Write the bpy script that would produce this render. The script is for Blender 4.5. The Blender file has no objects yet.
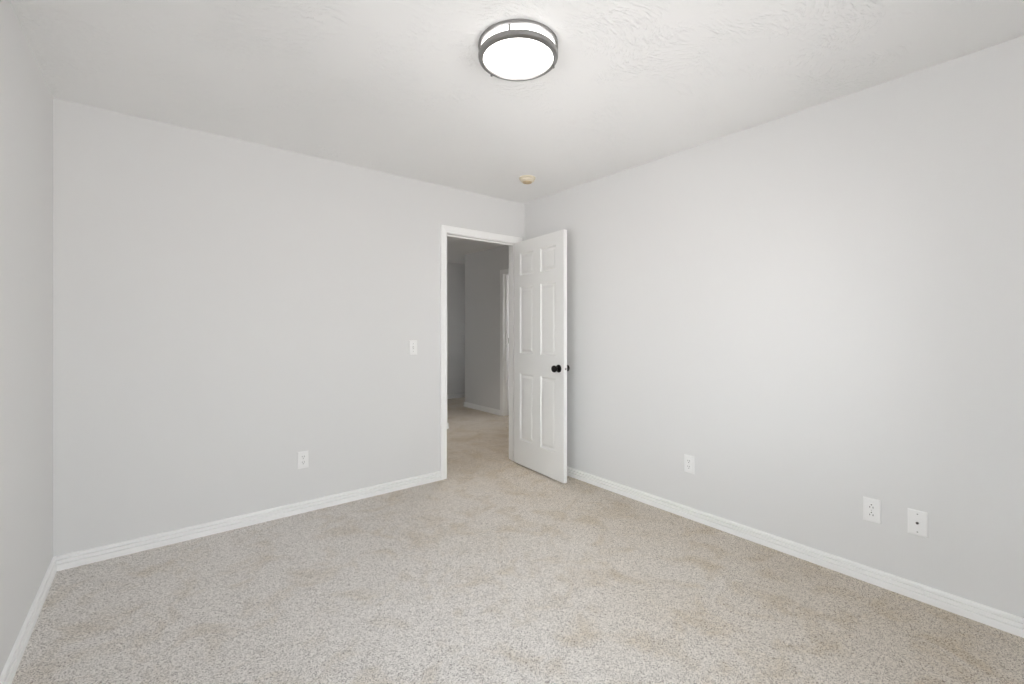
import bpy, bmesh, math
from mathutils import Vector, Matrix

PI = math.pi
S = bpy.context.scene
COL = S.collection

# ------------------------------------------------------------------ camera
CAM_H = 1.253
cd = bpy.data.cameras.new('camera')
cam = bpy.data.objects.new('camera', cd)
COL.objects.link(cam)
cam.location = (0, 0, CAM_H)
cam.rotation_euler = (PI / 2, 0, math.radians(-38.47))
cd.sensor_width = 36
cd.lens = 449.8 / 1024 * 36
cd.shift_y = -13 / 1024
cd.clip_start = 0.02
S.camera = cam

# ------------------------------------------------------------------ light and exposure
WINDOW_LIGHT = 8.75
LAMP = 2.8
HALL_FILL = 50.0
S.view_settings.view_transform = 'Standard'
S.view_settings.look = 'None'
S.view_settings.gamma = 1
S.view_settings.use_curve_mapping = False
S.view_settings.exposure = 0.0
S.cycles.use_denoising = True
S.cycles.use_adaptive_sampling = False
S.cycles.max_bounces = 16
S.cycles.diffuse_bounces = 12
S.cycles.sample_clamp_indirect = 6

world = bpy.data.worlds.new('sky')
S.world = world
world.use_nodes = True
nt = world.node_tree
nt.nodes.clear()
tc = nt.nodes.new('ShaderNodeTexCoord')
sp = nt.nodes.new('ShaderNodeSeparateXYZ')
rp = nt.nodes.new('ShaderNodeValToRGB')
bg = nt.nodes.new('ShaderNodeBackground')
wo = nt.nodes.new('ShaderNodeOutputWorld')
nt.links.new(tc.outputs['Generated'], sp.inputs[0])
mr = nt.nodes.new('ShaderNodeMapRange')
mr.inputs['From Min'].default_value = -1
nt.links.new(sp.outputs['Z'], mr.inputs['Value'])
nt.links.new(mr.outputs[0], rp.inputs[0])
e = rp.color_ramp.elements
e[0].position = 0.0
e[0].color = (.96, .94, .93, 1)          # ground outside
e[1].position = 1.0
e[1].color = (.80, .90, 1.0, 1)
k = rp.color_ramp.elements.new(.47); k.color = (.97, .95, .945, 1)
k = rp.color_ramp.elements.new(.53); k.color = (.98, 1.0, 1.01, 1)
nt.links.new(rp.outputs[0], bg.inputs['Color'])
bg.inputs['Strength'].default_value = WINDOW_LIGHT
nt.links.new(bg.outputs[0], wo.inputs[0])

# room box in metres
XL, XR, YB, YF, ZC = -.409, 2.76, 3.283, -.37, 2.443
WT = .115
WX0, WX1, WZ0, WZ1 = .15, 2.20, .62, 1.98          # bedroom window in the wall behind the camera

pl = bpy.data.lights.new('window_portal', 'AREA')
pl.shape = 'RECTANGLE'
pl.size = WX1 - WX0
pl.size_y = WZ1 - WZ0
pl.cycles.is_portal = True
po = bpy.data.objects.new('window_portal', pl)
po.location = ((WX0 + WX1) / 2, YF - .14, (WZ0 + WZ1) / 2)
po.rotation_euler = (PI / 2, 0, 0)                  # faces into the room (+y)
COL.objects.link(po)


pl2 = bpy.data.lights.new('added_hall_window_portal', 'AREA')
pl2.shape = 'RECTANGLE'; pl2.size = .90; pl2.size_y = .85
pl2.cycles.is_portal = True
po2 = bpy.data.objects.new('added_hall_window_portal', pl2)
po2.location = (XL - .135, 5.70, 1.575)
po2.rotation_euler = (0, -PI / 2, 0)                # faces +x
COL.objects.link(po2)


# ------------------------------------------------------------------ materials
def mat(name, col, rough=.5, metal=0, spec=.5):
    m = bpy.data.materials.new(name)
    m.use_nodes = True
    b = m.node_tree.nodes['Principled BSDF']
    b.inputs['Base Color'].default_value = (*col, 1)
    b.inputs['Roughness'].default_value = rough
    b.inputs['Metallic'].default_value = metal
    b.inputs['Specular IOR Level'].default_value = spec
    return m


def N(m, t, **kw):
    n = m.node_tree.nodes.new(t)
    for a, v in kw.items():
        if a.startswith('i_'):
            key = a[2:].replace('_', ' ')
            n.inputs[key].default_value = v
        else:
            setattr(n, a, v)
    return n


def L(m, a, b):
    m.node_tree.links.new(a, b)


def bsdf(m):
    return m.node_tree.nodes['Principled BSDF']


def noise_bump(m, scale, strength, dist, detail=3, vec_scale=None):
    g = N(m, 'ShaderNodeNewGeometry')
    src = g.outputs['Position']
    if vec_scale:
        mp = N(m, 'ShaderNodeMapping')
        mp.inputs['Scale'].default_value = vec_scale
        mp.inputs['Rotation'].default_value = (0, 0, .5)
        L(m, src, mp.inputs['Vector'])
        src = mp.outputs[0]
    n = N(m, 'ShaderNodeTexNoise', i_Scale=scale, i_Detail=detail)
    L(m, src, n.inputs['Vector'])
    b = N(m, 'ShaderNodeBump', i_Strength=strength, i_Distance=dist)
    L(m, n.outputs['Fac'], b.inputs['Height'])
    L(m, b.outputs[0], bsdf(m).inputs['Normal'])
    return n, b


def socket(m, name):
    return bsdf(m).inputs[name]


WALLC = (.722, .722, .718)
M_wall = mat('wall_paint', WALLC, .75, spec=.3)
noise_bump(M_wall, 130, .12, .002)
M_ceil = mat('ceiling_paint', (.845, .846, .843), .7, spec=.3)
# hand trowelled skip texture: short streaks in patches
g = N(M_ceil, 'ShaderNodeNewGeometry')
w = N(M_ceil, 'ShaderNodeTexNoise', i_Scale=2.2, i_Detail=1)
L(M_ceil, g.outputs['Position'], w.inputs['Vector'])
ad = N(M_ceil, 'ShaderNodeVectorMath', operation='MULTIPLY_ADD')
ad.inputs[1].default_value = (.35, .35, .35)
L(M_ceil, w.outputs['Color'], ad.inputs[0])
L(M_ceil, g.outputs['Position'], ad.inputs[2])
mp = N(M_ceil, 'ShaderNodeMapping')
mp.inputs['Scale'].default_value = (27, 95, 50)
mp.inputs['Rotation'].default_value = (0, 0, .9)
L(M_ceil, ad.outputs[0], mp.inputs['Vector'])
n1 = N(M_ceil, 'ShaderNodeTexNoise', i_Scale=1.0, i_Detail=3)
L(M_ceil, mp.outputs[0], n1.inputs['Vector'])
r1 = N(M_ceil, 'ShaderNodeMapRange')
r1.inputs['From Min'].default_value = .48
r1.inputs['From Max'].default_value = .66
L(M_ceil, n1.outputs['Fac'], r1.inputs['Value'])
n2 = N(M_ceil, 'ShaderNodeTexNoise', i_Scale=3.5, i_Detail=2)
L(M_ceil, g.outputs['Position'], n2.inputs['Vector'])
r2 = N(M_ceil, 'ShaderNodeMapRange')
r2.inputs['From Min'].default_value = .40
r2.inputs['From Max'].default_value = .62
L(M_ceil, n2.outputs['Fac'], r2.inputs['Value'])
mu = N(M_ceil, 'ShaderNodeMath', operation='MULTIPLY')
L(M_ceil, r1.outputs[0], mu.inputs[0]); L(M_ceil, r2.outputs[0], mu.inputs[1])
bp = N(M_ceil, 'ShaderNodeBump', i_Strength=.75, i_Distance=.0032)
L(M_ceil, mu.outputs[0], bp.inputs['Height'])
L(M_ceil, bp.outputs[0], socket(M_ceil, 'Normal'))

M_trim = mat('white_trim_enamel', (.905, .905, .90), .35)
M_door = mat('white_door_enamel', (.82, .82, .805), .4)
noise_bump(M_door, 60, .03, .001, 2, (6, 6, .5))
M_plate = mat('white_plastic', (.84, .84, .835), .35)
M_slot = mat('dark_socket_slot', (.06, .06, .06), .6)
M_screw = mat('painted_screw', (.55, .55, .53), .35, .4)
M_bronze = mat('oil_rubbed_bronze', (.012, .010, .009), .32, .6)
M_nickel = mat('brushed_nickel', (.33, .325, .32), .36, 1)
M_strike = mat('dull_steel', (.32, .30, .27), .4, .9)
M_aged = mat('yellowed_plastic', (.74, .67, .54), .45)
M_aged2 = mat('yellowed_plastic_grille', (.64, .51, .33), .5)
M_vinyl = mat('window_vinyl', (.82, .82, .81), .4)

# carpet: speckled cut pile with trodden patches
M_carpet = mat('beige_carpet', (.5, .46, .42), .95, spec=.08)
c = M_carpet
g = N(c, 'ShaderNodeNewGeometry')
tuft = N(c, 'ShaderNodeTexVoronoi', i_Scale=330, feature='F1')
tuft.inputs['Randomness'].default_value = 1
wv = N(c, 'ShaderNodeTexNoise', i_Scale=60, i_Detail=2)
L(c, g.outputs['Position'], wv.inputs['Vector'])
av = N(c, 'ShaderNodeVectorMath', operation='MULTIPLY_ADD')
av.inputs[1].default_value = (.012, .012, .012)
L(c, wv.outputs['Color'], av.inputs[0]); L(c, g.outputs['Position'], av.inputs[2])
L(c, av.outputs[0], tuft.inputs['Vector'])
sx = N(c, 'ShaderNodeSeparateColor')
L(c, tuft.outputs['Color'], sx.inputs[0])
fl = N(c, 'ShaderNodeValToRGB')
fe = fl.color_ramp.elements
fe[0].position = 0; fe[0].color = (.25, .222, .205, 1)
fe[1].position = 1; fe[1].color = (.90, .865, .825, 1)
q = fl.color_ramp.elements.new(.22); q.color = (.555, .523, .490, 1)
q = fl.color_ramp.elements.new(.45); q.color = (.745, .71, .675, 1)
L(c, sx.outputs[0], fl.inputs[0])
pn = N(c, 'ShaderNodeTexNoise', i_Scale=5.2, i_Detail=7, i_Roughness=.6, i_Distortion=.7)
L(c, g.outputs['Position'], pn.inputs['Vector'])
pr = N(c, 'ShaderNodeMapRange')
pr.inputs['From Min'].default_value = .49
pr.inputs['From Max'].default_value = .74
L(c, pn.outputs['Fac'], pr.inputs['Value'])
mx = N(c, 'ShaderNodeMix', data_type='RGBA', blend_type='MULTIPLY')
# warmer, dimmer light painted into the pile towards the right wall and doorway
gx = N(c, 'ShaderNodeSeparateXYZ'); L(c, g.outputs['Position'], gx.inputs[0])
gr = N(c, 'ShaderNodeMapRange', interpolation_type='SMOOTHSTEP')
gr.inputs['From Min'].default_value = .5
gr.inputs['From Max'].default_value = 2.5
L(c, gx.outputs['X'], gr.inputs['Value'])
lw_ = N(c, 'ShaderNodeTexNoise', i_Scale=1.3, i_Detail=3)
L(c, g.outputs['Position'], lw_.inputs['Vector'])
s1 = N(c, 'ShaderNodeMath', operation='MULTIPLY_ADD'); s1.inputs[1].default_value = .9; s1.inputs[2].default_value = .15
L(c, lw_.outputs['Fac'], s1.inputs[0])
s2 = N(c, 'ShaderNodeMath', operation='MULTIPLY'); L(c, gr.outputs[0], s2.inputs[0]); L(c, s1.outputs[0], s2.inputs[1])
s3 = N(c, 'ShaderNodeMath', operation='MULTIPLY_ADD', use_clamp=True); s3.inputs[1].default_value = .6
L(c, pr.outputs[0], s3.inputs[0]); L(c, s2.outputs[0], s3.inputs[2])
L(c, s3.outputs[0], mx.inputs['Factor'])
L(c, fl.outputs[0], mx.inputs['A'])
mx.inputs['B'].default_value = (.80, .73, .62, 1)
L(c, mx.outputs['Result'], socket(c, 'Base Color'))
bh = N(c, 'ShaderNodeMath', operation='MULTIPLY_ADD')
bh.inputs[1].default_value = -1.0
L(c, tuft.outputs['Distance'], bh.inputs[0])
L(c, sx.outputs[1], bh.inputs[2])
bp = N(c, 'ShaderNodeBump', i_Strength=.4, i_Distance=.004)
L(c, bh.outputs[0], bp.inputs['Height'])
L(c, bp.outputs[0], socket(c, 'Normal'))

# glowing acrylic of the ceiling light
M_glow = mat('lit_white_acrylic', (.9, .9, .9), .4)
socket(M_glow, 'Emission Color').default_value = (1, .975, .94, 1)
socket(M_glow, 'Emission Strength').default_value = LAMP

# window glass that lets daylight through
M_glass = bpy.data.materials.new('window_glass')
M_glass.use_nodes = True
t = M_glass.node_tree
t.nodes.clear()
tr = t.nodes.new('ShaderNodeBsdfTransparent'); tr.inputs[0].default_value = (.97, .97, .97, 1)
gl = t.nodes.new('ShaderNodeBsdfGlossy'); gl.inputs['Roughness'].default_value = .02
fr = t.nodes.new('ShaderNodeFresnel')
ms = t.nodes.new('ShaderNodeMixShader'); om = t.nodes.new('ShaderNodeOutputMaterial')
t.links.new(fr.outputs[0], ms.inputs[0]); t.links.new(tr.outputs[0], ms.inputs[1])
t.links.new(gl.outputs[0], ms.inputs[2]); t.links.new(ms.outputs[0], om.inputs[0])


# ------------------------------------------------------------------ mesh helpers
def link(name, bm, m, parent=None, smooth=False, loc=None):
    me = bpy.data.meshes.new(name)
    bmesh.ops.recalc_face_normals(bm, faces=bm.faces)
    bm.to_mesh(me); bm.free()
    me.materials.append(m)
    if smooth:
        for p in me.polygons: p.use_smooth = True
        try:
            me.set_sharp_from_angle(angle=math.radians(35))
        except Exception:
            pass
    o = bpy.data.objects.new(name, me)
    COL.objects.link(o)
    if parent: o.parent = parent
    if loc: o.location = loc
    return o


def box(bm, x0, x1, y0, y1, z0, z1, bevel=0, seg=2):
    r = bmesh.ops.create_cube(bm, size=1)
    vs = r['verts']
    for v in vs:
        v.co = Vector(((x0 + x1) / 2 + v.co.x * (x1 - x0), (y0 + y1) / 2 + v.co.y * (y1 - y0), (z0 + z1) / 2 + v.co.z * (z1 - z0)))
    if bevel:
        es = list({ed for v in vs for ed in v.link_edges})
        bmesh.ops.bevel(bm, geom=es, offset=bevel, segments=seg, affect='EDGES', profile=.5)
    return bm


def lathe(bm, prof, n=64, axis='Z', center=(0, 0, 0)):
    """prof: list of (r, h); closed on the axis where r = 0."""
    rings = []
    for r, h in prof:
        if r < 1e-6:
            rings.append([bm.verts.new((0, 0, h))])
        else:
            rings.append([bm.verts.new((r * math.cos(2 * PI * i / n), r * math.sin(2 * PI * i / n), h)) for i in range(n)])
    new = [v for rg in rings for v in rg]
    for a, b in zip(rings, rings[1:]):
        for i in range(n):
            j = (i + 1) % n
            if len(a) == 1 and len(b) == 1: continue
            if len(a) == 1: bm.faces.new((a[0], b[i], b[j]))
            elif len(b) == 1: bm.faces.new((a[i], b[0], a[j]))
            else: bm.faces.new((a[i], b[i], b[j], a[j]))
    M = Matrix.Identity(4)
    if axis == 'X': M = Matrix.Rotation(PI / 2, 4, 'Y')
    if axis == 'Y': M = Matrix.Rotation(-PI / 2, 4, 'X')
    for v in new:
        v.co = M @ v.co + Vector(center)
    return bm


def ring(bm, prof, n=96):
    """closed ring: profile is a closed loop of (r, h)."""
    rg = [[bm.verts.new((r * math.cos(2 * PI * i / n), r * math.sin(2 * PI * i / n), h)) for r, h in prof] for i in range(n)]
    m = len(prof)
    for i in range(n):
        a, b = rg[i], rg[(i + 1) % n]
        for k in range(m):
            bm.faces.new((a[k], a[(k + 1) % m], b[(k + 1) % m], b[k]))
    return bm


def sweep(bm, prof, frames):
    """closed profile [(u, v)] placed by each frame function -> closed solid."""
    rows = [[bm.verts.new(fr(u, v)) for u, v in prof] for fr in frames]
    m = len(prof)
    for a, b in zip(rows, rows[1:]):
        for k in range(m):
            bm.faces.new((a[k], a[(k + 1) % m], b[(k + 1) % m], b[k]))
    bm.faces.new(rows[0]); bm.faces.new(list(reversed(rows[-1])))
    return bm


def empty(name, loc=(0, 0, 0), rz=0):
    o = bpy.data.objects.new(name, None)
    o.empty_display_size = .1
    o.location = loc
    o.rotation_euler = (0, 0, rz)
    COL.objects.link(o)
    return o


def tag(o, label, cat, group=None):
    o['label'] = label; o['category'] = cat
    if group: o['group'] = group
    return o


def struct(o, label=None, cat=None):
    o['kind'] = 'structure'
    if label: o['label'] = label
    if cat: o['category'] = cat
    return o


# ------------------------------------------------------------------ room shell
YH = YB + WT                       # hall face of the back wall
OX0, OX1, OZ = 1.898, 2.672, 2.068  # rough opening of the bedroom doorway
bm = bmesh.new(); box(bm, XL - WT, 5.6, YF - WT, 7.2, -.1, .006)
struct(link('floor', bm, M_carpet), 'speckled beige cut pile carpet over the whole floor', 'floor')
bm = bmesh.new(); box(bm, XL - WT, 5.6, YF - WT, 7.2, ZC, ZC + .1)
struct(link('ceiling', bm, M_ceil), 'off white hand trowelled ceiling', 'ceiling')

def wall(name, rects, label):
    bm = bmesh.new()
    for r in rects: box(bm, *r)
    return struct(link(name, bm, M_wall), label, 'wall')

LY0, LY1 = .10, 1.68                                # unseen window added in the left wall to light the right side
wall('wall_left', [(XL - WT, XL, YF - WT, LY0, 0, ZC), (XL - WT, XL, LY1, YB, 0, ZC), (XL - WT, XL, LY0, LY1, 0, WZ0),
                   (XL - WT, XL, LY0, LY1, WZ1, ZC)], 'plain light grey wall at the left edge of the room')
wall('wall_right', [(XR, XR + WT, YF - WT, YB, 0, ZC)], 'plain light grey wall with three cover plates low down')
wall('wall_back', [(XL - WT, OX0, YB, YH, 0, ZC), (OX1, 5.6, YB, YH, 0, ZC), (OX0, OX1, YB, YH, OZ, ZC)],
     'light grey wall with the doorway and the light switch')
wall('wall_front', [(XL, WX0, YF - WT, YF, 0, ZC), (WX1, XR, YF - WT, YF, 0, ZC), (WX0, WX1, YF - WT, YF, 0, WZ0),
                    (WX0, WX1, YF - WT, YF, WZ1, ZC)], 'light grey wall with the window')
# hallway beyond the doorway
HX, HYC = 3.91, 6.14
DY0, DY1, DZ = 4.36, 5.12, 2.04
wall('wall_hall_near', [(XL - WT, 2.87, 4.91, 5.03, 0, ZC)], 'hallway wall ending in an outside corner')
wall('wall_hall_right', [(HX, HX + WT, DY1 + .015, HYC, 0, ZC), (HX, HX + WT, YH, DY0 - .015, 0, ZC), (HX, HX + WT, DY0 - .015, DY1 + .015, DZ + .015, ZC),
                         (HX + WT, 5.5, HYC - WT, HYC, 0, ZC)],
     'grey hallway wall with the second doorway')
wall('wall_hall_far', [(XL - WT, 5.6, 7.0, 7.12, 0, ZC)], 'grey wall at the far end of the hallway')
wall('wall_hall_outer', [(5.5, 5.6, YH, 3.65, 0, ZC), (5.5, 5.6, 4.75, 6.38, 0, ZC), (5.5, 5.6, 6.83, 7.0, 0, ZC), (5.5, 5.6, 6.38, 6.83, 0, .75), (5.5, 5.6, 6.38, 6.83, 1.75, ZC), (5.5, 5.6, 3.65, 4.75, 0, .75), (5.5, 5.6, 3.65, 4.75, 2.1, ZC)], 'grey wall closing the rooms off the hallway')
wall('wall_hall_left', [(XL - WT, XL, YH, 4.91, 0, ZC), (XL - WT, XL, 5.03, 5.25, 0, ZC), (XL - WT, XL, 6.15, 7.0, 0, ZC),
                        (XL - WT, XL, 5.25, 6.15, 0, 1.15), (XL - WT, XL, 5.25, 6.15, 2.0, ZC)], 'grey wall at the left end of the hallway')

# ------------------------------------------------------------------ baseboards
BB = [(0, 0), (.0150, 0), (.0150, .0335), (.0135, .0358), (.0110, .0370), (.0010, .0372), (.0010, .0432), (.0110, .0434), (.0140, .0445),
      (.0140, .0575), (.0130, .0588), (.0110, .0592), (.0010, .0594), (.0010, .0662), (.0110, .0664), (.0120, .0675), (.0120, .0740), (.0100, .0785), (.0060, .0800), (0, .0805)]

def baseboard(name, p0, p1, n, m0=0, m1=0, label=None):
    """p0 -> p1 on the wall face; n points into the room; m0/m1 shift each end by m*depth (mitre)."""
    p0 = Vector((*p0, 0)); p1 = Vector((*p1, 0)); n = Vector((*n, 0))
    d = (p1 - p0).normalized()
    bm = bmesh.new()
    sweep(bm, BB, [lambda u, v: p0 + n * u + d * (m0 * u) + Vector((0, 0, v)),
                   lambda u, v: p1 + n * u + d * (m1 * u) + Vector((0, 0, v))])
    return struct(link(name, bm, M_trim), label or 'white grooved baseboard', 'baseboard')

CW = .058                                  # casing width
CI0, CI1 = 1.908, 2.666                    # casing inner edges
baseboard('baseboard_left', (XL, YF), (XL, YB), (1, 0), 1, -1, 'white grooved baseboard along the left wall')
baseboard('baseboard_back', (XL, YB), (CI0 - CW, YB), (0, -1), 1, 0, 'white grooved baseboard from the left corner to the door casing')
baseboard('baseboard_right', (XR, YB), (XR, YF), (-1, 0), 1, -1, 'white grooved baseboard along the right wall')
baseboard('baseboard_front', (XR, YF), (XL, YF), (0, 1), 1, -1, 'white grooved baseboard under the window')
baseboard('baseboard_hall_near', (2.87, 4.91), (XL, 4.91), (0, -1), -1, -1, 'white baseboard ending at the hallway outside corner')
baseboard('baseboard_hall_inner', (2.87, 5.03), (2.87, 4.91), (1, 0), 0, 1, 'white baseboard on the hidden side of the outside corner')
baseboard('baseboard_hall_right', (HX, HYC), (HX, DY1 + .065), (-1, 0), -1, 0, 'white baseboard along the grey hallway wall')
baseboard('baseboard_hall_far', (XL, 7.0), (5.5, 7.0), (0, -1), 1, -1, 'white baseboard at the far end of the hallway')

# ------------------------------------------------------------------ door casings and jambs
def casing_profile():
    # (across from inner edge outwards, thickness)
    return [(0, 0), (0, .008), (.003, .0105), (.010, .011), (.013, .0085), (.017, .0115), (.036, .0145), (.050, .016), (.055, .0155), (CW, .012), (CW, 0)]

def casing(name, a0, a1, z1, place, parent, z0=0):
    """U-shaped casing; place(a, out, z) -> world, a along the wall, out = thickness from wall."""
    bm = bmesh.new()
    sweep(bm, casing_profile(), [
        lambda u, v: place(a0 - u, v, z0), lambda u, v: place(a0 - u, v, z1 + u),
        lambda u, v: place(a1 + u, v, z1 + u), lambda u, v: place(a1 + u, v, z0)])
    return link(name, bm, M_trim, parent)

JT = .018
t1 = struct(empty('trim_1', ((CI0 + CI1) / 2, YB, 0)), 'white moulded casing and jamb around the bedroom doorway', 'door frame')
ofs = Vector(t1.location)
casing('casing', CI0, CI1, 2.057, lambda a, o, z: Vector((a, YB - o, z)) - ofs, t1)
casing('casing', CI0, CI1, 2.057, lambda a, o, z: Vector((a, YH + o, z)) - ofs, t1)
J0, J1, JZ = CI0 + .005, CI1 - .004, 2.053
bm = bmesh.new()
for r in ((J0 - JT + .005, J0, 0, JZ), (J1, J1 + .010, 0, JZ), (J0 - .013, J1 + .010, JZ, JZ + .015)):
    box(bm, r[0] - ofs.x, r[1] - ofs.x, 0, WT, r[2], r[3])
link('jamb', bm, M_trim, t1)
bm = bmesh.new()
SY = .040
box(bm, J0 - ofs.x, J0 + .011 - ofs.x, SY, SY + .034, 0, JZ, .002)
box(bm, J1 - .011 - ofs.x, J1 - ofs.x, SY, SY + .034, 0, JZ, .002)
box(bm, J0 + .011 - ofs.x, J1 - .011 - ofs.x, SY, SY + .034, JZ - .011, JZ, .002)
link('door_stop', bm, M_trim, t1)

t2 = struct(empty('trim_2', (HX, (DY0 + DY1) / 2, 0)), 'white casing and jamb of the second doorway down the hallway', 'door frame')
ofs2 = Vector(t2.location)
casing('casing', DY0 - .004, DY1 + .004, DZ + .004, lambda a, o, z: Vector((HX - o, a, z)) - ofs2, t2)
bm = bmesh.new()
for r in ((DY0 - .015, DY0, 0, DZ), (DY1, DY1 + .015, 0, DZ), (DY0 - .015, DY1 + .015, DZ, DZ + .015)):
    box(bm, 0, WT, r[0] - ofs2.y, r[1] - ofs2.y, r[2], r[3])
link('jamb', bm, M_trim, t2)
bm = bmesh.new()
box(bm, .045, .080, DY1 - .012 - ofs2.y, DY1 - ofs2.y, 0, DZ, .002)
box(bm, .045, .080, DY0 - ofs2.y, DY0 + .012 - ofs2.y, 0, DZ, .002)
box(bm, .045, .080, DY0 + .012 - ofs2.y, DY1 - .012 - ofs2.y, DZ - .012, DZ, .002)
link('door_stop', bm, M_trim, t2)
bm = bmesh.new()
box(bm, .082, .108, DY1 - .0025 - ofs2.y, DY1 - ofs2.y, 1.045, 1.125, .001)
lathe(bm, [(0, .042), (.0055, .042), (.0055, -.042), (0, -.042)], 16, 'Z', (.112, DY1 - .006 - ofs2.y, 1.085))
o = link('hinge', bm, M_strike, t2); o['label'] = 'dull metal hinge'

# ------------------------------------------------------------------ six panel door
ANG = math.radians(4.7)
DW, DT, DZ0, DZ1 = .711, .035, .017, 2.050
door = struct(empty('door_1', (2.620, 3.268, 0), ANG * -1), 'open white six panel door with dark bronze knobs', 'door')
# local frame: leaf runs along -y from the hinge, visible face is x = 0, other face x = +DT
PU = [(.097, .303), (.404, .610)]
PZ = [(.243, .848), (1.032, 1.638), (1.742, 1.942)]

def panel_face(bm, x, s):
    """a face of the leaf at x with six moulded recesses; s = outward sign along x."""
    us = [0, PU[0][0], PU[0][1], PU[1][0], PU[1][1], DW]
    zs = [DZ0] + [v for p in PZ for v in p] + [DZ1]
    vs = {(i, j): bm.verts.new((x, -us[i], zs[j])) for i in range(6) for j in range(8)}
    for i in range(5):
        for j in range(7):
            q = [vs[i, j], vs[i + 1, j], vs[i + 1, j + 1], vs[i, j + 1]]
            if i in (1, 3) and j in (1, 3, 5):
                u0, u1, z0, z1 = us[i], us[i + 1], zs[j], zs[j + 1]
                prev = q
                for ins, dep in ((.003, .0035), (.010, .0085), (.015, .0095), (.019, .0095), (.036, .0035), (.039, .0030)):
                    cur = [bm.verts.new((x - s * dep, -a, b)) for a, b in
                           ((u0 + ins, z0 + ins), (u1 - ins, z0 + ins), (u1 - ins, z1 - ins), (u0 + ins, z1 - ins))]
                    for k in range(4):
                        bm.faces.new((prev[k], prev[(k + 1) % 4], cur[(k + 1) % 4], cur[k]))
                    prev = cur
                bm.faces.new(prev)
            else:
                bm.faces.new(q)
    return vs

bm = bmesh.new()
A = panel_face(bm, 0, -1)
B = panel_face(bm, DT, 1)
for i in range(5):
    for j in (0, 7):
        bm.faces.new((A[i, j], A[i + 1, j], B[i + 1, j], B[i, j]))
for j in range(7):
    for i in (0, 5):
        bm.faces.new((A[i, j], A[i, j + 1], B[i, j + 1], B[i, j]))
link('door_slab', bm, M_door, door)
KU, KZ = .651, .932
for s, x0 in ((-1, 0), (1, DT)):
    bm = bmesh.new()
    lathe(bm, [(0, 0), (.032, 0), (.0325, .004), (.030, .0085), (.020, .011), (.0125, .013), (.0115, .016), (0, .016)], 40, 'X')
    for v in bm.verts: v.co = Vector((x0 + s * v.co.x, v.co.y - KU, v.co.z + KZ))
    rose = link('knob_rose', bm, M_bronze, door, True)
    bm = bmesh.new()
    lathe(bm, [(0, .013), (.0115, .013), (.0115, .025), (.014, .031), (.023, .036), (.0275, .043), (.0285, .050), (.0262, .058),
               (.0205, .0635), (.0105, .066), (0, .0665)], 40, 'X')
    for v in bm.verts: v.co = Vector((x0 + s * v.co.x, v.co.y - KU, v.co.z + KZ))
    kn = link('door_knob', bm, M_bronze, door, True)
bm = bmesh.new()
box(bm, .005, .030, -DW - .0012, -DW + .001, KZ - .028, KZ + .028, .0008)
lp = link('latch_plate', bm, M_door, door)
bm = bmesh.new()
box(bm, .011, .024, -DW - .009, -DW, KZ - .007, KZ + .007, .002)
link('latch_bolt', bm, M_strike, lp)
for z in (.20, 1.02, 1.84):
    bm = bmesh.new()
    box(bm, .004, .034, -.0005, .002, z - .045, z + .045, .0006)
    lathe(bm, [(0, .046), (.004, .046), (.0055, .044), (.0055, -.044), (.004, -.046), (0, -.046)], 16, 'Z', (.0405, .004, z))
    h = link('hinge', bm, M_bronze, door); h['label'] = 'dark bronze hinge'


# ------------------------------------------------------------------ ceiling light
LX, LY = 1.1955, 1.463
lamp = tag(empty('ceiling_light', (LX, LY, ZC)), 'round double ring brushed nickel flush mount light, lit, on the ceiling', 'ceiling light')
bm = bmesh.new(); lathe(bm, [(0, -.002), (.128, -.002), (.128, -.014), (0, -.014)], 64)
link('mounting_pan', bm, M_plate, lamp, True)
bm = bmesh.new(); ring(bm, [(.160, 0), (.1645, 0), (.1668, -.002), (.1668, -.0135), (.1650, -.0160), (.1575, -.0160), (.156, -.014), (.156, -.002)])
link('upper_ring', bm, M_nickel, lamp, True)
bm = bmesh.new(); lathe(bm, [(.150, -.004), (.1505, -.006), (.1505, -.016), (.1515, -.017), (.1505, -.018), (.1505, -.050), (.147, -.0545), (.135, -.0575), (.10, -.0605), (.05, -.0625), (0, -.063)], 96)
link('light_diffuser', bm, M_glow, lamp, True)
bm = bmesh.new(); ring(bm, [(.1625, -.0395), (.1655, -.041), (.1668, -.044), (.1668, -.053), (.1650, -.0580), (.160, -.0615), (.153, -.0630), (.1480, -.0630), (.1470, -.0612), (.1520, -.0580), (.1525, -.0395)])
link('lower_ring', bm, M_nickel, lamp, True)
base = math.atan2(-.7829, -.6221)       # towards the camera
for d in (-13, 107, 227):
    # turning towards the camera's right is counter-clockwise seen from above here
    a = base + math.radians(d)
    px, py = .1590 * math.cos(a), .1590 * math.sin(a)
    bm = bmesh.new(); lathe(bm, [(0, -.010), (.0040, -.010), (.0040, -.048), (0, -.048)], 16, 'Z', (px, py, 0))
    post = link('support_post', bm, M_nickel, lamp, True)
    bm = bmesh.new(); lathe(bm, [(0, -.056), (.0036, -.0575), (.0050, -.0625), (.0056, -.0640), (.0052, -.0665), (.0035, -.068), (0, -.0685)], 20, 'Z', (px, py, 0))
    link('finial', bm, M_nickel, post, True)

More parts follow.
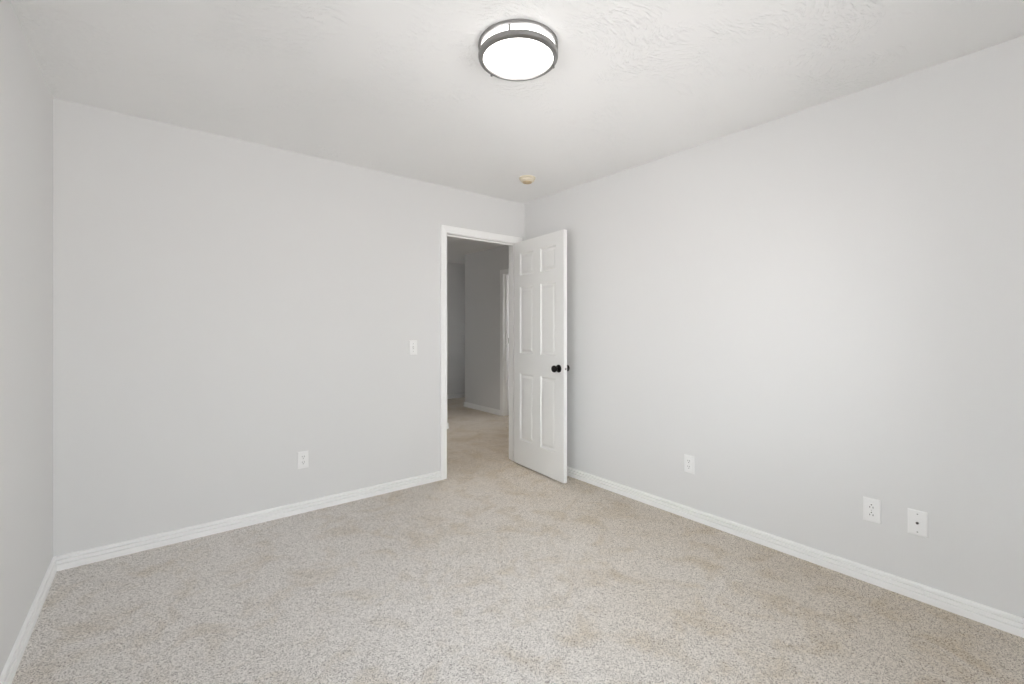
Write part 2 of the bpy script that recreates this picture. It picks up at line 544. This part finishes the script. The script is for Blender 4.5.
# ------------------------------------------------------------------ hallway downlight, added out of view to light the hall floor
dl = tag(empty('added_downlight', (2.75, 4.15, ZC)), 'unseen white downlight added to the hallway ceiling to light the floor', 'ceiling light')
bm = bmesh.new(); ring(bm, [(.062, 0), (.090, 0), (.090, -.003), (.084, -.006), (.064, -.007), (.062, -.005)], 64)
link('trim_ring', bm, M_plate, dl, True)
M_lens = mat('lit_lens', (.9, .9, .9), .4)
socket(M_lens, 'Emission Color').default_value = (1, .93, .84, 1)
socket(M_lens, 'Emission Strength').default_value = 6
bm = bmesh.new(); lathe(bm, [(0, 0), (.060, 0), (.060, -.003), (0, -.004)], 48)
link('lens', bm, M_lens, dl, True)
sl = bpy.data.lights.new('added_downlight_beam', 'SPOT')
sl.energy = HALL_FILL; sl.color = (1, .93, .84); sl.spot_size = math.radians(95); sl.spot_blend = .6; sl.shadow_soft_size = .055
so = bpy.data.objects.new('added_downlight_beam', sl); so.location = (2.75, 4.15, ZC - .065)
COL.objects.link(so)

# ------------------------------------------------------------------ smoke detector
sd = tag(empty('smoke_detector', (2.296, 2.696, ZC)), 'small round yellowed plastic smoke detector on the ceiling', 'smoke detector')
bm = bmesh.new(); lathe(bm, [(0, 0), (.063, 0), (.064, -.003), (.064, -.009), (.060, -.011), (0, -.011)], 64)
link('mounting_base', bm, M_aged, sd, True)
bm = bmesh.new(); lathe(bm, [(0, -.010), (.0535, -.010), (.0575, -.014), (.057, -.022), (.050, -.030), (.038, -.0345), (0, -.0345)], 64)
link('cover', bm, M_aged, sd, True)
bm = bmesh.new()
for r in (.014, .0205, .027, .0335):
    ring(bm, [(r, -.034), (r + .003, -.034), (r + .003, -.0395), (r, -.0395)], 48)
link('vent_grille', bm, M_aged2, sd, True)
bm = bmesh.new(); lathe(bm, [(0, -.034), (.0085, -.034), (.0085, -.0445), (.006, -.046), (0, -.046)], 24)
link('test_button', bm, M_aged2, sd, True)


# ------------------------------------------------------------------ wall plates
# local frame of a plate: x across, y out of the wall, z up, origin at the plate's centre on the wall
def plate_body(parent, w=.070, h=.115):
    bm = bmesh.new()
    pr = [(0, 0), (0, .003), (.0012, .0045), (.004, .0058), (.0065, .0062)]
    last = None
    for ins, y in pr:
        cur = [bm.verts.new((sx * (w / 2 - ins), y, sz * (h / 2 - ins))) for sx, sz in ((-1, -1), (1, -1), (1, 1), (-1, 1))]
        if last:
            for k in range(4): bm.faces.new((last[k], last[(k + 1) % 4], cur[(k + 1) % 4], cur[k]))
        else:
            bm.faces.new(cur[::-1])
        last = cur
    bm.faces.new(last)
    return link('cover_plate', bm, M_plate, parent)

def screw(parent, z, mat_=None):
    bm = bmesh.new()
    lathe(bm, [(0, .0055), (.0032, .0055), (.0032, .0068), (.0022, .0076), (0, .0078)], 20, 'Y', (0, 0, z))
    s = link('screw', bm, mat_ or M_screw, parent, True)
    bm = bmesh.new(); box(bm, -.0026, .0026, .0072, .0080, z - .0005, z + .0005)
    link('screw_slot', bm, M_slot, s)

def outlet(loc, rz, label, ground_up=False):
    t = tag(empty('wall_outlet', loc, rz), label, 'outlet', 'duplex outlets low on the walls')
    plate_body(t)
    for sgn in (-1, 1):
        zc = .0008 + sgn * .0188
        bm = bmesh.new()
        n = 40; pts = []
        for i in range(n):
            a = 2 * PI * i / n
            pts.append((.0172 * math.cos(a), max(-.0142, min(.0142, .0172 * math.sin(a)))))
        lo = [bm.verts.new((x, .0055, zc + z)) for x, z in pts]
        mid = [bm.verts.new((x, .0076, zc + z)) for x, z in pts]
        hi = [bm.verts.new((x * .95, .0082, zc + z * .95)) for x, z in pts]
        for i in range(n):
            j = (i + 1) % n
            bm.faces.new((lo[i], lo[j], mid[j], mid[i])); bm.faces.new((mid[i], mid[j], hi[j], hi[i]))
        bm.faces.new(hi); bm.faces.new(lo[::-1])
        f = link('receptacle', bm, M_plate, t)
        g_ = -1 if not ground_up else 1
        bm = bmesh.new()
        for sx, hh in ((-1, .0045), (1, .0038)):
            box(bm, sx * .0064 - .0013, sx * .0064 + .0013, .0078, .0085, zc - g_ * .0042 - hh, zc - g_ * .0042 + hh)
        link('blade_slot', bm, M_slot, f)
        bm = bmesh.new()
        lathe(bm, [(0, .0078), (.0027, .0078), (.0027, .0085), (0, .0085)], 16, 'Y', (0, 0, zc + g_ * .0075))
        link('ground_hole', bm, M_slot, f)
    screw(t, 0, M_plate)
    return t

outlet((.791, YB, .363), PI, 'white duplex outlet on the back wall, left of the doorway')
outlet((XR, 1.594, .363), PI / 2, 'white duplex outlet alone on the right wall, near its middle')
outlet((XR, .6305, .364), PI / 2, 'white duplex outlet on the right wall beside the cable jack plate, ground holes up', True)

t = tag(empty('cable_jack_plate', (XR, .461, .358), PI / 2), 'white cover plate with one dark cable jack in its centre on the right wall', 'cable jack')
plate_body(t)
screw(t, .041); screw(t, -.041)
bm = bmesh.new(); lathe(bm, [(0, .0055), (.0062, .0055), (.0062, .0075), (.0048, .0085), (.0048, .0135), (.0036, .0135), (.0036, .0095), (0, .0095)], 6, 'Y')
o = link('cable_jack', bm, mat('jack_metal', (.10, .095, .085), .4, .8), t); o['label'] = 'dark metal threaded jack'
bm = bmesh.new(); lathe(bm, [(0, .009), (.0034, .009), (.0034, .0125), (0, .0125)], 16, 'Y')
link('jack_socket', bm, M_slot, o)

t = tag(empty('light_switch', (1.605, YB, 1.106), PI), 'white toggle light switch on the back wall left of the doorway', 'light switch')
plate_body(t)
bm = bmesh.new(); box(bm, -.0052, .0052, .0055, .0072, -.0122, .0122, .0006)
link('toggle_surround', bm, mat('toggle_surround_plastic', (.62, .62, .61), .4), t)
bm = bmesh.new(); box(bm, -.0036, .0036, -.002, .0135, -.0055, .0055, .001)
for v in bm.verts: v.co = Matrix.Rotation(math.radians(-28), 3, 'X') @ v.co + Vector((0, .005, -.001))
link('toggle', bm, M_plate, t)
screw(t, .0302); screw(t, -.0302)

# ------------------------------------------------------------------ window behind the camera, plus unseen windows added for their light
def window(name, loc, rz, ww, wh, label):
    wn = struct(empty(name, loc, rz), label, 'window')
    F_, G = .045, .03
    bm = bmesh.new()
    for a in ((-ww / 2, -ww / 2 + F_, 0, wh), (ww / 2 - F_, ww / 2, 0, wh), (-ww / 2 + F_, ww / 2 - F_, 0, F_),
              (-ww / 2 + F_, ww / 2 - F_, wh - F_, wh), (-.02, .02, F_, wh - F_)):
        box(bm, a[0], a[1], -.05, .01, a[2], a[3], .003)
    link('window_frame', bm, M_vinyl, wn)
    for x0, x1 in ((-ww / 2 + F_, -.02), (.02, ww / 2 - F_)):
        bm = bmesh.new()
        for a in ((x0, x0 + G, F_, wh - F_), (x1 - G, x1, F_, wh - F_), (x0 + G, x1 - G, F_, F_ + G), (x0 + G, x1 - G, wh - F_ - G, wh - F_)):
            box(bm, a[0], a[1], -.035, -.005, a[2], a[3], .002)
        sa = link('sash', bm, M_vinyl, wn)
        bm = bmesh.new(); box(bm, x0 + G, x1 - G, -.021, -.017, F_ + G, wh - F_ - G)
        link('pane', bm, M_glass, sa)
    bm = bmesh.new(); box(bm, -ww / 2 - .04, ww / 2 + .04, WT / 2 + .001, .10, -.025, 0, .004)
    link('window_sill', bm, M_trim, wn)

window('window_1', ((WX0 + WX1) / 2, YF - WT / 2, WZ0), 0, WX1 - WX0, WZ1 - WZ0, 'white sliding window behind the camera')
window('added_window_3', (XL - WT / 2, (LY0 + LY1) / 2, WZ0), -PI / 2, LY1 - LY0, WZ1 - WZ0, 'unseen white sliding window added in the left wall to light the room')
window('added_window_2', (XL - WT / 2, 5.70, 1.15), -PI / 2, .90, .85, 'unseen white sliding window added to light the hallway walls')  # added out of view as daylight for the hallway walls
window('added_window_4', (5.5 + WT / 2, 4.20, .75), PI / 2, 1.10, 1.35, 'unseen white sliding window added to light the second doorway')  # added out of view to brighten the second door jamb
window('added_window_5', (5.5 + WT / 2, 6.605, .75), PI / 2, .45, 1.00, 'unseen small white window added to light the far hallway wall')  # added out of view to brighten the far hallway wall
